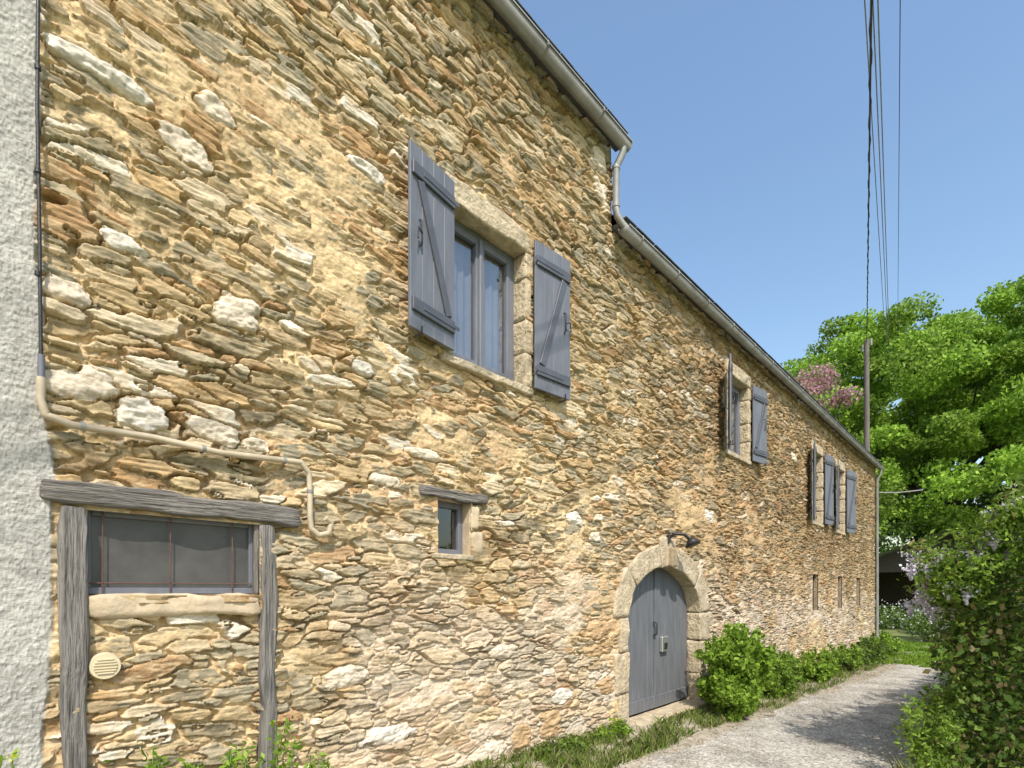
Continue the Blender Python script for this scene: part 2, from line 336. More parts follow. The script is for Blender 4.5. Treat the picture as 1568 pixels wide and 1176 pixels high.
def liner(name,x0,x1,z0,z1,dep,mat,t=.04,y0=.012):
    bms=[sbox(x0-t,x0+.002,y0,dep,z0-t,z1+t,0),sbox(x1-.002,x1+t,y0,dep,z0-t,z1+t,0),sbox(x0,x1,y0,dep,z1-.002,z1+t,0),sbox(x0,x1,y0,dep,z0-t,z0+.002,0)]
    return bm_obj(name,bms,mat,house,False)
def window(name,x0,x1,z0,z1,dep=.17,surround=True,curt=True):
    w=x1-x0
    if surround:
        s=[]
        s.append(block(x0-.06,x1+.10,-.026,.22,z1,z1+.215,14,.02,.018,5))
        for side in (0,1):
            z=z0; k=0
            while z<z1-.02:
                hgt=min(random.uniform(.24,.44),z1-z)
                if z1-(z+hgt)<.12: hgt=z1-z
                ww=random.uniform(.085,.12) if (k+side)%2 else random.uniform(.12,.17)
                if side==0: s.append(block(x0-ww,x0+.004,-.018,.22,z+.002,z+hgt-.002,8,.016,.012))
                else: s.append(block(x1-.004,x1+ww,-.018,.22,z+.002,z+hgt-.002,8,.016,.012))
                z+=hgt; k+=1
        s.append(block(x0-.10,x1+.10,-.035,.22,z0-.07,z0+.004,10,.015,.012))
        bm_obj(name+'_stone_surround',s,M_dress,house)
    else:
        liner(name+'_reveal',x0,x1,z0,z1,dep+.06,M_render)
    fy0,fy1=dep-.03,dep+.03; f=.055
    p=[sbox(x0,x0+f,fy0,fy1,z0,z1),sbox(x1-f,x1,fy0,fy1,z0,z1),sbox(x0+f,x1-f,fy0,fy1,z1-f,z1),sbox(x0+f,x1-f,fy0,fy1,z0,z0+f)]
    if w>.6:
        c=(x0+x1)/2
        for a,bb in ((x0+f,c),(c,x1-f)):
            q=fy0+.012
            p+= [sbox(a+.003,a+.055,q-.02,fy1-.01,z0+f,z1-f),sbox(bb-.055,bb-.003,q-.02,fy1-.01,z0+f,z1-f),sbox(a+.055,bb-.055,q-.018,fy1-.01,z1-f-.055,z1-f),sbox(a+.055,bb-.055,q-.018,fy1-.01,z0+f,z0+f+.075)]
        p.append(sbox(c-.022,c+.022,fy0-.03,fy0,z0+f,z1-f,.008))
    bm_obj(name+'_frame',p,M_paint,house,False)
    g=bmesh.new(); vs=[g.verts.new(q) for q in [(x0+f,dep,z0+f),(x1-f,dep,z0+f),(x1-f,dep,z1-f),(x0+f,dep,z1-f)]]; g.faces.new(vs)
    bm_obj(name+'_glass',[g],M_glass,house,False)
    if curt:
        n=60; V=[]
        for i in range(n+1):
            xx=x0+(x1-x0)*i/n; yy=dep+.06+.012*math.sin(i*1.1)+.008*math.sin(i*.37)
            V+=[(xx,yy,z0),(xx,yy,z1)]
        F=[(2*i,2*i+2,2*i+3,2*i+1) for i in range(n)]
        npmesh(name+'_curtain',np.array(V),np.array(F),M_curt,None,house,True)
    bm_obj(name+'_dark_room',[sbox(x0-.3,x1+.3,dep+.3,dep+.32,z0-.2,z1+.2,0)],M_dark,house,False)
window('large_window',*rects[0]); window('upper_window',*rects[1]); window('upper_window_b',*rects[2]); window('upper_window_c',*rects[3])
window('small_window',*rects[4],dep=.13,surround=False,curt=False)
bm_obj('small_window_sill',[block(2.66,3.14,-.02,.12,1.94,1.985,7,.01,.005)],M_dress,house)
bm_obj('small_window_blocks',[block(3.085,3.23,-.018,.12,1.99,2.2,7,.03,.02),block(3.085,3.19,-.016,.12,2.21,2.44,7,.03,.02)],M_render,house)
bm_obj('small_window_lintel',[block(2.53,3.27,-.03,.12,2.452,2.535,14,.012,.018)],M_woodH,house)
for k in (6,7,8):
    x0,x1,z0,z1=rects[k]; liner('slit_reveal_%d'%k,x0,x1,z0,z1,.3,M_gable)
    bm_obj('slit_back_%d'%k,[sbox(x0-.03,x1+.03,.09,.11,z0-.03,z1+.03,0)],M_dark,house,False)  # near-black panel set shallow, stands in for the shade inside the slit
x0,x1,z0,z1=rects[5]
def beam(x0,x1,y0,y1,z0,z1,seed,amp=.016,cuts=20):
    return block(x0,x1,y0,y1,z0,z1,cuts,.02,amp,4.0,seed)
bm_obj('oak_lintel',[beam(.255,1.54,-.045,.12,2.105,2.222,3,.026)],M_woodH,house)
bm_obj('oak_posts',[beam(.325,.433,-.03,.12,.0,2.10,5,.024),beam(1.293,1.395,-.03,.12,.0,2.10,8,.024)],M_woodV,house)
bm_obj('oak_subframe',[beam(1.262,1.292,.0,.1,1.64,2.10,11,.003)],M_woodV,house)
liner('low_window_reveal',.433,1.27,1.646,2.10,.16,M_render)
bm_obj('low_window_sill',[block(.434,1.287,-.012,.12,1.53,1.65,14,.03,.024)],M_render,house)
bm_obj('low_window_frame',[sbox(.433,1.27,.05,.09,1.652,1.69),sbox(.433,.455,.05,.09,1.69,2.10),sbox(1.245,1.27,.05,.09,1.69,2.10),sbox(.455,1.245,.05,.09,2.07,2.10)],M_paint,house,False)
bm_obj('low_window_glass',[sbox(.455,1.245,.075,.08,1.69,2.07,0)],M_dusty,house,False)
tube('low_window_bars',[[(x,.035,1.65),(x+.002,.035,2.10)] for x in (.50,.81,1.14)]+[[(.435,.04,1.712),(1.27,.04,1.716)]],.0035,M_rust,house)
bm=bmesh.new(); bmesh.ops.create_cone(bm,cap_ends=True,segments=40,radius1=.072,radius2=.066,depth=.02)
bmesh.ops.rotate(bm,verts=bm.verts,cent=(0,0,0),matrix=Matrix.Rotation(math.radians(90),3,'X')); bmesh.ops.translate(bm,verts=bm.verts,vec=(.505,-.01,1.275))
sl=[sbox(.505-w_,.505+w_,-.028,-.018,1.275+dz-.004,1.275+dz+.004,.001) for dz,w_ in ((-.036,.035),(-.022,.045),(-.008,.05),(.008,.05),(.022,.045),(.036,.035))]
M_cream=simple('cream_plastic',(.55,.45,.28),(.62,.52,.34),5,.5,.1)
bm_obj('round_vent',[bm]+sl,M_cream,house,False)
tube('cable',[(.240,-.045,6.9),(.243,-.045,5.0),(.238,-.045,4.0),(.246,-.045,3.4),(.252,-.045,2.70)],.008,M_iron,house)
tube('cable_sleeve',[(.252,-.045,2.82),(.252,-.045,2.68)],.014,M_paint,house)
tube('drain_pipe',[(.252,-.045,2.71),(.250,-.045,2.60),(.27,-.045,2.53),(.37,-.045,2.505),(.7,-.045,2.515),(1.05,-.045,2.495),(1.44,-.045,2.52),(1.54,-.045,2.525),(1.595,-.045,2.46),(1.60,-.045,2.3),(1.60,-.045,2.17),(1.61,-.045,2.09),(1.66,-.05,2.05),(1.73,-.055,2.07),(1.745,-.06,2.14),(1.70,-.07,2.17)],.0185,M_pvc,house,smooth=True)
tube('pipe_clips',[[(x,-.045,z),(x+.018,-.045,z)] for x,z in ((.40,2.508),(.95,2.503),(1.42,2.518))]+[[(1.60,-.045,2.33),(1.60,-.045,2.35)]],.023,M_zinc,house)
tube('cable_clips',[[(.24,-.045,z),(.24,-.045,z+.02)] for z in (3.2,3.7,4.2,4.7)],.013,M_iron,house)

def shutter(name,hx,side,w,z0,z1,ang):
    e=bpy.data.objects.new(name,None); e.location=(hx,-.045,0); link(e,house); e.rotation_euler=(0,0,ang)
    s=side; bms=[]; n=4; h=z1-z0
    for i in range(n):
        a=w*i/n+.0015; c=w*(i+1)/n-.0015
        bms.append(sbox(min(s*a,s*c),max(s*a,s*c),-.03,-.004,z0,z1,.003))
    bm_obj('planks',bms,M_paint,e,False)
    bz=[sbox(min(s*.015,s*(w-.015)),max(s*.015,s*(w-.015)),-.052,-.030,z0+.13,z0+.23,.004),
        sbox(min(s*.015,s*(w-.015)),max(s*.015,s*(w-.015)),-.052,-.030,z1-.25,z1-.15,.004)]
    za=z0+.23; zb=z1-.25; xa=.08; xb=w-.1
    L=math.hypot(xb-xa,zb-za)-.03; ang2=math.atan2(zb-za,(xb-xa))
    cx=s*(xa+xb)/2; cz=(za+zb)/2
    bz.append(sbox(cx-L/2,cx+L/2,-.050,-.030,cz-.036,cz+.036,.003,rot=-(ang2 if s>0 else math.pi-ang2)))
    bm_obj('battens',bz,M_paintd,e,False)
    ir=[sbox(min(s*-.03,s*(w*.75)),max(s*-.03,s*(w*.75)),-.057,-.052,z0+.165,z0+.195,.001),sbox(min(s*-.03,s*(w*.75)),max(s*-.03,s*(w*.75)),-.057,-.052,z1-.215,z1-.185,.001)]
    bm_obj('strap_hinges',ir,M_paintd,e,False)
    xm=s*(w-.10); zm=z0+h*.52
    tube('latch',[[(xm,-.035,zm-.09),(xm,-.06,zm-.07),(xm,-.06,zm+.10),(xm,-.035,zm+.12)],[(xm,-.06,zm),(xm+.05*s,-.075,zm+.02),(xm+.06*s,-.075,zm-.07)]],.007,M_iron,e)
    tube('stay',[[(s*w*.8,.03,z0-.03),(s*w*.8,-.05,z0-.03),(s*w*.8,-.055,z0+.03)]],.008,M_iron,e)
def deg(a): return math.radians(a)
shutter('shutter_a',2.835,-1,.515,3.69,5.11,deg(9)); shutter('shutter_b',3.87,1,.515,3.67,5.13,deg(-4))
shutter('shutter_c',8.75,-1,.5,4.03,5.40,deg(24)); shutter('shutter_d',9.87,1,.5,4.03,5.40,deg(-8))
shutter('shutter_e',13.9,-1,.5,3.36,5.12,deg(16)); shutter('shutter_f',14.93,1,.5,3.36,5.12,deg(-8))
shutter('shutter_g',16.27,-1,.5,3.34,5.12,deg(12)); shutter('shutter_h',17.33,1,.55,3.34,5.12,deg(-12))

def vous(a0,a1,ti,to,seed):
    th=(ti+to)/2; L=abs(a1-a0)*1.0
    def fn(p):
        t=a0+(p.x/L+.5)*(a1-a0); q=(p.z/th+.5)
        k=th*q*(1+.08*math.sin(seed*9))
        ex,ez=AA*math.cos(t),AB*math.sin(t)
        nx_,nz_=math.cos(t)/AA,math.sin(t)/AB; l=math.hypot(nx_,nz_)
        return Vector((AX+ex+nx_/l*k,p.y+.097,AZ+ez+nz_/l*k))
    return rbox((L,.25,th),12,.018,.018,4,fn,seed)
vs=[]
cuts_=[0,.20,.44,.56,.80,1]; n=len(cuts_)-1
for i in range(n):
    a0=math.pi*(1-cuts_[i])-.004; a1=math.pi*(1-cuts_[i+1])+.004
    th=.30 if i!=2 else .35
    vs.append(vous(a0,a1,th,th+.06,i+1.0))
z=-.05
for (hgt,wl,wr) in ((.46,.22,.30),(.50,.30,.20),(.43,.20,.36)):
    vs.append(block(AX-AA-wl,AX-AA,-.026,.21,z+.004,z+hgt-.004,12,.02,.018)); vs.append(block(AX+AA,AX+AA+wr,-.026,.21,z+.004,z+hgt-.004,12,.02,.018)); z+=hgt
bm_obj('door_stone_arch',vs,M_dress,house)
bm_obj('door_keystone',[block(AX-.02,AX+.13,-.10,.0,AZ+AB+.0,AZ+AB+.27,6,.02,.01)],M_quoin,house)
bm_obj('door_threshold',[block(AX-AA-.1,AX+AA+.1,-.16,.22,-.22,.0,10,.02,.01)],M_dress,house)
dl=[]
for s in (-1,1):
    for i in range(5):
        a=AX+s*(.006+i*.2015); c=AX+s*(.006+(i+1)*.2015-.006)
        dl.append(sbox(min(a,c),max(a,c),.185,.215,.03,2.05,.004))
bm_obj('door_leaves',dl,M_door,house,False)
dd=[sbox(AX-AA,AX-.008,.165,.184,.03,.20,.004),sbox(AX+.008,AX+AA,.165,.184,.03,.20,.004),sbox(AX-.035,AX+.02,.165,.184,.2,2.03,.004)]
bm_obj('door_rails',dd,M_door,house,False)
bm_obj('door_back',[sbox(AX-AA-.1,AX+AA+.1,.23,.25,-.1,2.2,0)],M_dark,house,False)
bm_obj('lock_box',[sbox(AX+.12,AX+.31,.13,.184,.80,1.02,.01)],M_steel,house,False)
bm_obj('lock_plate',[sbox(AX+.17,AX+.26,.12,.129,.84,.93,.004)],M_iron,house,False)
tube('door_handle',[[(AX-.06,.17,1.05),(AX-.06,.12,1.07),(AX-.06,.12,1.22),(AX-.06,.17,1.24)]],.011,M_iron,house)
tube('wall_lamp',[[(AX+.0,-.03,2.40),(AX+.02,-.10,2.46),(AX+.1,-.2,2.45),(AX+.18,-.26,2.37)],[(AX-.02,-.04,2.33),(AX-.02,-.04,2.45)]],.022,M_iron,house,smooth=True)
bm=bmesh.new(); bmesh.ops.create_cone(bm,cap_ends=True,segments=24,radius1=.11,radius2=.04,depth=.10); bmesh.ops.rotate(bm,verts=bm.verts,cent=(0,0,0),matrix=Matrix.Rotation(math.radians(-25),3,'X')); bmesh.ops.translate(bm,verts=bm.verts,vec=(AX+.19,-.27,2.35))
bm_obj('wall_lamp_shade',[bm],M_iron,house)
print('house',time.time()-T0)
# ================================================================ GROUND, LANE
gx=np.unique(np.concatenate([np.arange(-30,60.1,1.0),[-400,-200,-100,-60,80,120,200,400,700]])); gy=np.unique(np.concatenate([np.arange(-20,20.1,1.),[-500,-200,-80,-40,40,80,200,500]]))
GX,GY=np.meshgrid(gx,gy); GZ=np.interp(GX,[-5,3,6,22,30],[.3,.1,-.02,-.5,-.5])
ii=np.arange(GX.size).reshape(GX.shape); F=np.stack([ii[:-1,:-1],ii[:-1,1:],ii[1:,1:],ii[1:,:-1]],-1).reshape(-1,4)
M_soil=simple('grassy_earth',(.09,.13,.03),(.22,.24,.08),1.3,.95,1,dist=.05)
npmesh('ground',np.stack([GX,GY,GZ],-1).reshape(-1,3),F,M_soil,None,None,True)
def lane_strip(name,fl,x1,lift,mat,right,jit,curve=True):
    V=[]
    for x in np.arange(-12,x1+.01,.125):
        l=fl(x)+jit*(float(vn(np.array([x*1.7+30]),np.array([0.3]),5)[0])-.5)*2+jit*.5*(float(vn(np.array([x*6+90]),np.array([0.3]),6)[0])-.5)*2
        V.append([(x,l,gz(x)+lift),(x,right,gz(x)+lift)])
    if curve:
        cx,cy=18.0,-5.2
        for a in np.linspace(0,80,17)[1:]:
            t=math.radians(a); ro,ri=3.9,2.35
            po=(cx+ro*math.sin(t),cy+ro*math.cos(t)); pi_=(cx+ri*math.sin(t),cy+ri*math.cos(t))
            V.append([(po[0],po[1],gz(po[0])+lift),(pi_[0],pi_[1],gz(pi_[0])+lift)])
    W=7; VV=[]
    for a,b_ in V:
        for k in range(W+1):
            t=k/W; VV.append(tuple(a[i]*(1-t)+b_[i]*t for i in range(3)))
    F=[(i*(W+1)+k,i*(W+1)+k+1,(i+1)*(W+1)+k+1,(i+1)*(W+1)+k) for i in range(len(V)-1) for k in range(W)]
    npmesh(name,np.array(VV),np.array(F)[:,::-1],mat,None,None,True)
M_gravel=simple('gravelly_earth',(.24,.20,.13),(.52,.45,.35),5,.95,1,detail=10,bscale=60,dist=.015)
m,nt,b=nmat('worn_asphalt'); M_road=m
tc=N(nt,'ShaderNodeTexCoord')
na=N(nt,'ShaderNodeTexNoise'); na.inputs['Scale'].default_value=1.6; na.inputs['Detail'].default_value=14; na.inputs['Roughness'].default_value=.78; nt.links.new(tc.outputs['Object'],na.inputs[0])
base=ramp(nt,na.outputs[0],[(.36,(.22,.195,.155)),(.5,(.42,.385,.325)),(.64,(.54,.50,.43))])
nb=N(nt,'ShaderNodeTexVoronoi'); nb.inputs['Scale'].default_value=48; nt.links.new(tc.outputs['Object'],nb.inputs[0])
mr=N(nt,'ShaderNodeMapRange'); mr.inputs[1].default_value=0; mr.inputs[2].default_value=1; mr.inputs[3].default_value=.52; mr.inputs[4].default_value=1.4
sp_=N(nt,'ShaderNodeSeparateColor'); nt.links.new(nb.outputs['Color'],sp_.inputs[0]); nt.links.new(sp_.outputs[0],mr.inputs[0])
vm=N(nt,'ShaderNodeVectorMath',operation='MULTIPLY'); nt.links.new(base,vm.inputs[0]); nt.links.new(mr.outputs[0],vm.inputs[1]); nt.links.new(vm.outputs[0],b.inputs['Base Color'])
bp=N(nt,'ShaderNodeBump'); bp.inputs['Strength'].default_value=1; bp.inputs['Distance'].default_value=.010; bp.invert=True; nt.links.new(nb.outputs['Distance'],bp.inputs['Height'])
bp2=N(nt,'ShaderNodeBump'); bp2.inputs['Strength'].default_value=.8; bp2.inputs['Distance'].default_value=.04; nt.links.new(na.outputs[0],bp2.inputs['Height']); nt.links.new(bp.outputs[0],bp2.inputs['Normal']); nt.links.new(bp2.outputs[0],b.inputs['Normal'])
b.inputs['Roughness'].default_value=.95
lane_strip('gravel_verge',lambda x:-.02,22,.006,M_gravel,-1.6,0,False)
lane_strip('lane',lambda x:-.98-.28*max(0,min(1,(x-7)/8)),18,.014,M_road,-2.85,.14)
n=7000; q=np.stack([rng.uniform(2.5,20,n),np.where(rng.random(n)<.7,-1.0+rng.normal(size=n)*.34,-2.6+rng.normal(size=n)*.2)],1); q=q[(q[:,1]<-.1)&(q[:,1]>-2.84)]; n=len(q)
gzv=np.interp(q[:,0],[-5,3,6,22,30],[.3,.1,-.02,-.5,-.5])+.014
oct_=np.array([(1,0,0),(-1,0,0),(0,1,0),(0,-1,0),(0,0,1),(0,0,-1)],float); of=np.array([(0,2,4),(2,1,4),(1,3,4),(3,0,4),(2,0,5),(1,2,5),(3,1,5),(0,3,5)])
s=rng.uniform(.006,.02,(n,1,3))*np.array((1,1,.6)); V=(oct_[None]*s*rng.uniform(.7,1.2,(n,6,1))+np.concatenate([q,gzv[:,None]],1)[:,None,:]).reshape(-1,3)
F=(of[None]+(np.arange(n)*6)[:,None,None]).reshape(-1,3)
npmesh('loose_gravel',V,F,M_gravel)

# ================================================================ VEGETATION
G1=[(.13,.215,.028),(.175,.265,.038),(.23,.31,.055),(.095,.155,.02)]
G2=[(.065,.12,.02),(.095,.165,.028),(.14,.21,.035),(.055,.09,.016)]
G3=[(.18,.30,.026),(.24,.37,.038),(.30,.43,.06),(.13,.22,.02)]
DRY=[(.30,.27,.12),(.36,.32,.17)]
def grass(name,xy,hmin,hmax,pal,lean=.35,wid=.006):
    n=len(xy); gzv=np.interp(xy[:,0],[-5,3,6,22,30],[.3,.1,-.02,-.5,-.5])
    base=np.stack([xy[:,0],xy[:,1],gzv],1); h=rng.uniform(hmin,hmax,n)
    a=rng.uniform(0,6.28,n); w=np.stack([np.cos(a),np.sin(a),0*a],1)*(wid*rng.uniform(.6,1.6,n))[:,None]
    ln=rng.normal(size=(n,2))*lean*h[:,None]
    mid_=base+np.stack([ln[:,0]*.35,ln[:,1]*.35,h*.6],1); tip=base+np.stack([ln[:,0],ln[:,1],h],1)
    V=np.stack([base-w,base+w,mid_+w*.8,tip,mid_-w*.8],1).reshape(-1,3)
    F=np.arange(5*n).reshape(n,5); pal=np.array(pal); c=pal[rng.integers(0,len(pal),n)]*rng.uniform(.7,1.3,(n,1))
    return npmesh(name,V,F,M_leaf,np.repeat(c,5,0))
def strip(n,x0,x1,y0,y1,clump=1.0,p=1.0):
    q=np.stack([rng.uniform(x0,x1,n*3),rng.uniform(y0,y1,n*3)],1); d=fbm(q[:,0]*1.7*clump+20,q[:,1]*2.5*clump+20,200,3)
    o=np.argsort(-(d+rng.uniform(0,.35*p,n*3)))[:n]; return q[o]
g=np.concatenate([strip(6500,2.2,5.4,-.85,-.03,2,1.6),strip(2600,5.4,8,-.8,-.2,2,1.6),strip(9000,8,22,-.95,-.03,2,1.6)])
grass('verge_grass',g,.02,.13,G1+DRY,.5,.005)
grass('lawn_grass',np.concatenate([strip(40000,17.5,27,-3.4,2),strip(5000,-2,5,-4.6,-2.9)]),.04,.12,G3,wid=.016)
def blob(n,c,rad,shell=.5,flat=1):
    d=rng.normal(size=(n,3)); d/=np.linalg.norm(d,axis=1)[:,None]
    rr=rng.uniform(shell,1,n)**.7
    return np.array(c)+d*rr[:,None]*np.array(rad)
def bush(name,c,rad,n,size,pal,stems=10,k=14,asp=.5,parent=None):
    e=group(name) if parent is None else parent
    P=[]
    for i in range(k):
        o=blob(1,c,[r_*.8 for r_ in rad],.3)[0]; s=rng.uniform(.2,.42)
        P.append(blob(n//k,o,[rad[0]*s,rad[1]*s,rad[2]*s],.1))
    for i in range(k):
        dv=rng.normal(size=3); dv[2]=abs(dv[2])+.3; dv/=np.linalg.norm(dv); tipp=np.array(c)+dv*np.array(rad)*rng.uniform(1.0,1.25)
        f=rng.uniform(.6,1,40)[:,None]; P.append(np.array(c)*(1-f)+tipp*f+rng.normal(size=(40,3))*.03)
    P=np.concatenate(P); g0=gz(c[0]); P=P[P[:,2]>g0+.01]; P=P[P[:,1]<-.03]
    leaves('leaves',P,size,pal,parent=e,asp=asp)
    st=[]
    for i in range(stems):
        q=P[rng.integers(len(P))]; st.append([(c[0]+rng.normal()*.04,c[1]+rng.normal()*.04,g0-.02),((c[0]+q[0])/2,(c[1]+q[1])/2,(g0+q[2])/2+.05),tuple(q)])
    tube('stems',st,.006,M_bark,e); return e
bush('leafy_shrub',(7.65,-.62,.46),(.78,.48,.66),15000,.08,G3,k=34,asp=.6)
bush('leafy_shrub',(7.1,-.80,.14),(.40,.28,.26),3000,.06,G3)
bush('wall_weed',(9.7,-.5,.12),(.95,.36,.48),7500,.075,G1+G3,k=26)
bush('wall_weed',(12.3,-.5,-.02),(.9,.34,.42),5000,.08,G3,k=22)
bush('wall_weed',(14.6,-.5,-.12),(1.1,.36,.5),5500,.085,G1+G3,k=22)
bush('wall_weed',(17.6,-.55,-.2),(1.4,.4,.55),6000,.09,G1+G2,k=22)
bush('wall_weed',(20.3,-.55,-.25),(1.2,.4,.55),5000,.09,G3,k=22)
bush('wall_weed',(5.0,-.25,.06),(.3,.14,.12),1300,.045,G3)
bush('wall_weed',(4.1,-.25,.08),(.35,.14,.12),1300,.04,G1)
def valerian(name,x,y,h,n,flower=None):
    e=group(name); g0=gz(x); st=[];P=[];Fl=[]
    for i in range(n):
        a=rng.uniform(0,6.28); sp=rng.uniform(.02,.22); hh=h*rng.uniform(.75,1.05)
        tip=(x+math.cos(a)*sp,y+math.sin(a)*sp*.7,g0+hh); st.append([(x+math.cos(a)*sp*.2,y+math.sin(a)*sp*.2,g0),(x+math.cos(a)*sp*.6,y+math.sin(a)*sp*.5,g0+hh*.5),tip])
        for t in np.linspace(.15,.98,16):
            p=np.array(st[-1][0])*(1-t)+np.array(tip)*t
            P.append(p+rng.normal(size=(5,3))*.022)
        if flower: Fl.append(np.array(tip)+rng.normal(size=(16,3))*np.array((.014,.014,.010)))
    tube('stems',st,.003,M_leafstem,e); leaves('leaves',np.concatenate(P),.05,G3,parent=e,asp=.4)
    if flower: leaves('flowers',np.concatenate(Fl),.012,flower,M_petal,e,asp=.8)
RED=[(.50,.04,.10),(.58,.08,.16)]
YEL=[(.7,.6,.05)]
valerian('yellow_weed',.10,-.32,.78,7,YEL); valerian('yellow_weed',-.05,-.22,.74,7,YEL)
valerian('tall_weed',.62,-.25,.68,9); valerian('tall_weed',.78,-.3,.66,8); valerian('tall_weed',1.0,-.3,.62,8)
valerian('red_valerian',1.28,-.26,.72,4,RED); valerian('tall_weed',1.5,-.3,.50,7); valerian('tall_weed',.45,-.3,.62,6)

gw=group('garden_wall'); bl=[]
for x in np.arange(8.5,18,.5):
    z=-.6
    while z<1.1:
        hh=random.uniform(.10,.18); ww=random.uniform(.36,.5)
        bl.append(block(x,x+ww,-3.62+random.uniform(-.02,.02),-3.30,z,z+hh,2,.02,.015,5)); z+=hh
bm_obj('stones',bl,M_gable,gw)
bm_obj('mortar_core',[sbox(8.55,18,-3.58,-3.34,-.7,1.1,.01)],M_render,gw,False)
hd=group('ivy_hedge')
def htop(x,y=-3.0): return np.interp(x,[5.9,7,8.5,12,18],[1.78,1.66,1.4,1.15,.9])+.45*np.clip((-3.1-y)/.4,0,1)*(x<9)
def hedge(n,x0,x1,face,thick):
    x=rng.uniform(x0,x1,n); bulge=.26*(fbm(x*.9+5,x*0+3,300,3)-.5)
    z=rng.uniform(0,1,n)**.9; g0=np.interp(x,[-5,3,6,22,30],[.3,.1,-.02,-.5,-.5])
    d=np.abs(rng.normal(size=n))*.10
    y0=face+bulge-d-thick*rng.uniform(0,1,n)**2
    tz=htop(x,y0)-.05+.4*(fbm(x*1.1+5,x*0+1,301,3)-.5)
    zz=g0+(tz-g0)*z
    yy=y0+.22*(fbm(x*2.5+5,zz*2.5+5,302,3)-.5)*2
    return np.stack([x,yy,zz],1)
P=hedge(75000,6.0,18.5,-3.02,1.1)
leaves('ivy',P,.065,G2+[(.16,.23,.035),(.20,.16,.07)],parent=hd,asp=.75)
tp=[]
for i in range(120):
    x=5.9+12*rng.uniform(0,1)**1.3; y=rng.uniform(-3.9,-2.95); o=(x,y,htop(x,y)+rng.uniform(-.2,.18)); tp.append(blob(300,o,(rng.uniform(.15,.34),.22,rng.uniform(.1,.2)),.1))
leaves('top_growth',np.concatenate(tp),.055,G1+G3,parent=hd,asp=.45)
sh_=[];sp2=[]
for i in range(120):
    x=6.0+8*rng.uniform(0,1)**1.5; y=rng.uniform(-3.6,-2.85); o=np.array((x,y,htop(x,y)-.05)); t=o+np.array((rng.normal()*.25,rng.uniform(-.05,.22),rng.uniform(.1,.36)))
    mid_=(o+t)/2+np.array((0,0,.08)); sh_.append([tuple(o),tuple(mid_),tuple(t)])
    for f in np.linspace(.3,1,12): sp2.append(o*(1-f)+t*f+rng.normal(size=(4,3))*.03+np.array((0,0,.06*math.sin(f*3))))
tube('shoots',sh_,.005,M_bark,hd); leaves('shoot_leaves',np.concatenate(sp2),.045,G3,parent=hd,asp=.35)
lowp=[]
for i in range(130):
    x=rng.uniform(5.7,17.5); o=(x,rng.uniform(-3.1,-2.80),gz(x)+rng.uniform(.05,.65)*(1 if x<10 else .6)); lowp.append(blob(200,o,(.24,.13,.2),.1))
leaves('low_growth',np.concatenate(lowp),.05,G3+G1,parent=hd,asp=.4)
gg=strip(14000,5.5,18,-3.2,-2.72); grass('hedge_foot_grass',gg,.06,.28,G1+DRY[:1])
ws=group('wisteria'); fl=[];lf=[]
for i in range(170):
    x=5.9+6.0*rng.uniform(0,1)**1.4; y=-2.86+rng.uniform(-.8,.14); o=np.array((x,y,htop(x,y)+rng.uniform(-.15,.36)))
    t=rng.uniform(0,1,130); wv=(1-t)*.045
    fl.append(o+np.stack([rng.normal(size=130)*wv,rng.normal(size=130)*wv,-t*.16],1))
    lf.append(blob(25,o+np.array((0,-.05,.10)),(.18,.14,.08),.1))
leaves('racemes',np.concatenate(fl),.026,[(.70,.65,.73),(.80,.77,.82),(.58,.50,.63)],M_petal,ws,asp=.8)
leaves('leaves',np.concatenate(lf),.07,G1+[(.28,.22,.08)],parent=ws,asp=.35)
tube('vines',[[(x,-3.2,gz(x)),(x+.2,-3.15,.5),(x+.1,-3.1,1.0),(x-.5,-2.95,1.25)] for x in (7.5,9,11,13)],.025,M_bark,ws)

def tree(name,base,cz,rx,rz,nclump,perclump,leafs,pal,trunk_r,cr=(1.3,2.4),zflat=.6,lo=.25,mat=None,bump=.07,off=(0,0),dmin=-.35,nl=45,box=2.0):
    e=group(name); base=np.array(base,float); c=np.array((base[0]+off[0],base[1]+off[1],cz))
    P=[];Sd=[];tips=[]
    for i in range(nclump):
        d=rng.normal(size=3); d/=np.linalg.norm(d)
        if d[2]<dmin: d[2]*=-.6
        hr_=math.hypot(d[0],d[1]); d=d/((hr_**box+abs(d[2])**box)**(1/box))
        rr=rng.uniform(.30,1)**.40 if i%5 else rng.uniform(.1,.6)
        bumpy=1+bump*math.sin(d[0]*6+2)+bump*math.sin(d[1]*8+d[2]*7)
        o=c+d*rr*np.array((rx,rx,rz))*bumpy; tips.append(o)
        s=rng.uniform(*cr); q=blob(perclump,o,(s,s,s*zflat),lo); P.append(q); Sd.append(np.full(perclump,rng.uniform(.66,1.26)))
    P=np.concatenate(P); Sd=np.concatenate(Sd)
    leaves('crown',P,leafs,pal,mat,e,asp=.6,shade=Sd,up=.5)
    st=[[tuple(base),tuple(base+(0,0,cz*.25)),tuple(base+(.2,.1,cz*.6)),tuple(c)]]; rd=[[trunk_r*1.3,trunk_r,trunk_r*.7,trunk_r*.3]]
    for i in range(0,len(tips),max(1,nclump//nl)):
        o=tips[i]; s0=base+(0,0,(cz-base[2])*rng.uniform(.35,.9)); m_=(s0+o)/2+np.array((0,0,.03*rx)); st.append([tuple(s0),tuple(m_),tuple(o)]); rd.append([trunk_r*.3,trunk_r*.16,trunk_r*.05])
    tube('trunk_and_limbs',st,1.0,M_bark,e,radii=rd,smooth=True); return e
LIME=[(.22,.36,.034),(.285,.44,.05),(.35,.50,.07),(.15,.255,.026)]
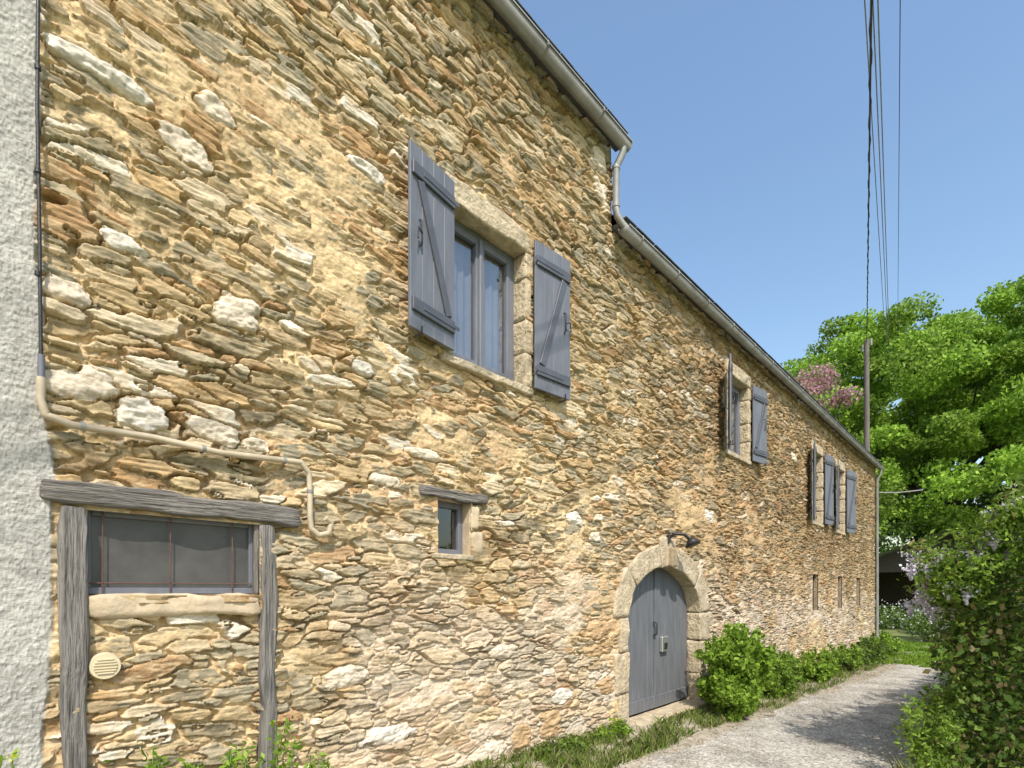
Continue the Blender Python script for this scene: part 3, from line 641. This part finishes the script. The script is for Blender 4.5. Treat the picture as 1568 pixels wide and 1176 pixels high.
tree('large_lime_tree',(50,0,-.6),12.2,14.4,8.5,860,560,.25,LIME,.5,cr=(.8,1.7),zflat=.55,dmin=-.75,bump=.03,box=3.2)
tree('redbud_tree',(27.0,3.7,-.6),10.0,2.2,1.9,50,200,.13,[(.55,.23,.31),(.62,.32,.39),(.44,.19,.25),(.18,.25,.05),(.24,.31,.07),(.62,.40,.44)],.14,cr=(.4,.75),zflat=.7)
tree('small_green_tree',(31.0,2.8,-.6),6.2,2.0,3.2,50,260,.17,G3,.14,cr=(.6,1.0))
tree('dark_shrub_tree',(44,-3.5,-.6),4.0,4.5,3.6,70,380,.22,G2,.15,cr=(.9,1.6))
tree('dark_shrub_tree',(38,5.5,-.6),4.6,4.2,4.0,60,380,.22,G2,.15,cr=(.9,1.6))
tree('dark_shrub_tree',(33,-2.6,-.6),1.2,1.8,1.5,34,300,.16,G2,.1,cr=(.5,.9))
fb=group('flowering_hedge'); L1=[];L2=[]
for i in range(60):
    o=(rng.uniform(27,30.5),rng.uniform(-5.5,3.0),rng.uniform(-.3,.75)); q=blob(260,o,(.6,.6,.5),.3); L1.append(q); L2.append(blob(45,(o[0]-.1,o[1],o[2]+.1),(.62,.62,.52),.9))
leaves('leaves',np.concatenate(L1),.12,G2+G1,parent=fb); leaves('blossom',np.concatenate(L2),.09,[(.6,.6,.55),(.5,.52,.5)],M_petal,fb,asp=.8)
tl=[]
for i in range(260):
    a=rng.uniform(-60,70); o=(70+rng.uniform(-6,10),a,rng.uniform(0,6.5)); tl.append(blob(170,o,(2.6,2.6,1.9),.3))
leaves('distant_tree_line',np.concatenate(tl),.55,G2+G1)
sh=group('open_shed')
M_tin=simple('tin_roof',(.28,.30,.32),(.42,.44,.46),3,.5,.2,(8,1,1),metal=.2); M_board=simple('dark_boards',(.05,.042,.035),(.10,.085,.07),4,.9,.4,(8,8,1))
def poly(bm,pts): bm.faces.new([bm.verts.new(p) for p in pts])
dy=1.6; bm=bmesh.new()
poly(bm,[(34.0,-6.8+dy,3.1),(34.0,-2.6+dy,4.7),(41,-2.6+dy,4.7),(41,-6.8+dy,3.1)]); poly(bm,[(34.0,-2.6+dy,4.7),(34.0,1.6+dy,3.1),(41,1.6+dy,3.1),(41,-2.6+dy,4.7)])
bm_obj('roof',[bm],M_tin,sh,False)
bm=bmesh.new(); poly(bm,[(35,-6.3+dy,3.2),(35,-2.6+dy,4.6),(35,1.1+dy,3.2),(35,1.1+dy,2.7),(35,-6.3+dy,2.7)]); poly(bm,[(40.8,-6.5+dy,-.6),(40.8,1.3+dy,-.6),(40.8,1.3+dy,3.2),(40.8,-6.5+dy,3.2)]); poly(bm,[(35,1.2+dy,-.6),(40.8,1.2+dy,-.6),(40.8,1.2+dy,3.15),(35,1.2+dy,3.15)])
bm_obj('walls',[bm]+[sbox(34.95,35.15,y-.1+dy,y+.1+dy,-.6,2.8) for y in (-6.2,-3.8,-1.4,1.0)],M_board,sh,False)

up=group('utility_pole')
tube('pole',[(28.6,1.37,-.6),(28.6,1.37,13.2)],.13,M_pole,up,radii=[1.2,.75])
tube('insulators',[[(28.6,1.2,12.9),(28.6,1.2,13.2)],[(28.6,1.52,12.7),(28.6,1.52,13.0)]],.05,M_zinc,up)
def ext(P,Q,t=1.9,sag=.0,n=24):
    P=np.array(P);Q=np.array(Q); return [tuple(P+(Q-P)*s+np.array((0,0,-sag*math.sin(min(1,s/t)*math.pi)))) for s in np.linspace(0,t,n)]
oc=group('overhead_cables')
tube('twisted_cable',ext((28.6,1.37,13.1),(7.18,-2.29,8.46),1.6,.15),.013,M_iron,oc)
tube('twisted_cable_strand',[(p[0]+.014*math.cos(i*1.3),p[1]+.014*math.sin(i*1.3),p[2]) for i,p in enumerate(ext((28.6,1.37,13.1),(7.18,-2.29,8.46),1.6,.15,160))],.010,M_iron,oc)
for Pp,Qq,r_ in (((42.61,2.59,16.5),(7.48,-2.14,9.59),.009),((42.69,2.50,16.6),(7.55,-2.22,9.59),.010),((42.75,2.44,16.4),(7.60,-2.27,9.59),.010),((43.1,2.1,16.2),(7.77,-2.49,9.59),.006)):
    tube('line',ext(Pp,Qq,1.5,.1),r_,M_zinc if r_>.007 else M_iron,oc)

# ================================================================ LIGHT, SKY, CAMERA
el=math.radians(50); az=math.radians(36)
d=Vector((-math.cos(el)*math.sin(az),-math.cos(el)*math.cos(az),math.sin(el)))
sun=bpy.data.lights.new('sun','SUN'); sun.energy=5.0; sun.angle=math.radians(.5); sun.color=(1,.96,.89)
so=bpy.data.objects.new('sun',sun); so.rotation_euler=(-d).to_track_quat('-Z','Y').to_euler(); S.collection.objects.link(so)
w=bpy.data.worlds.new('World'); S.world=w; w.use_nodes=True; nt=w.node_tree
sk=N(nt,'ShaderNodeTexSky'); sk.sky_type='NISHITA'; sk.sun_disc=False; sk.sun_elevation=el; sk.sun_rotation=math.atan2(d.x,d.y)
sk.air_density=1.5; sk.dust_density=1.9; sk.ozone_density=2.3
hs_=N(nt,'ShaderNodeHueSaturation'); hs_.inputs['Value'].default_value=1.5; hs_.inputs['Saturation'].default_value=1.06
nt.links.new(sk.outputs[0],hs_.inputs['Color']); nt.links.new(hs_.outputs[0],nt.nodes['Background'].inputs[0]); nt.nodes['Background'].inputs[1].default_value=.15
cam=bpy.data.cameras.new('camera'); co=bpy.data.objects.new('camera',cam); S.collection.objects.link(co); S.camera=co
co.location=(0,-3.46,1.67); co.rotation_euler=(math.radians(90),0,math.radians(-46.24))
cam.sensor_width=36; cam.lens=18.37; cam.shift_y=.2022; cam.clip_end=2000; cam.clip_start=.05
print('total',time.time()-T0)
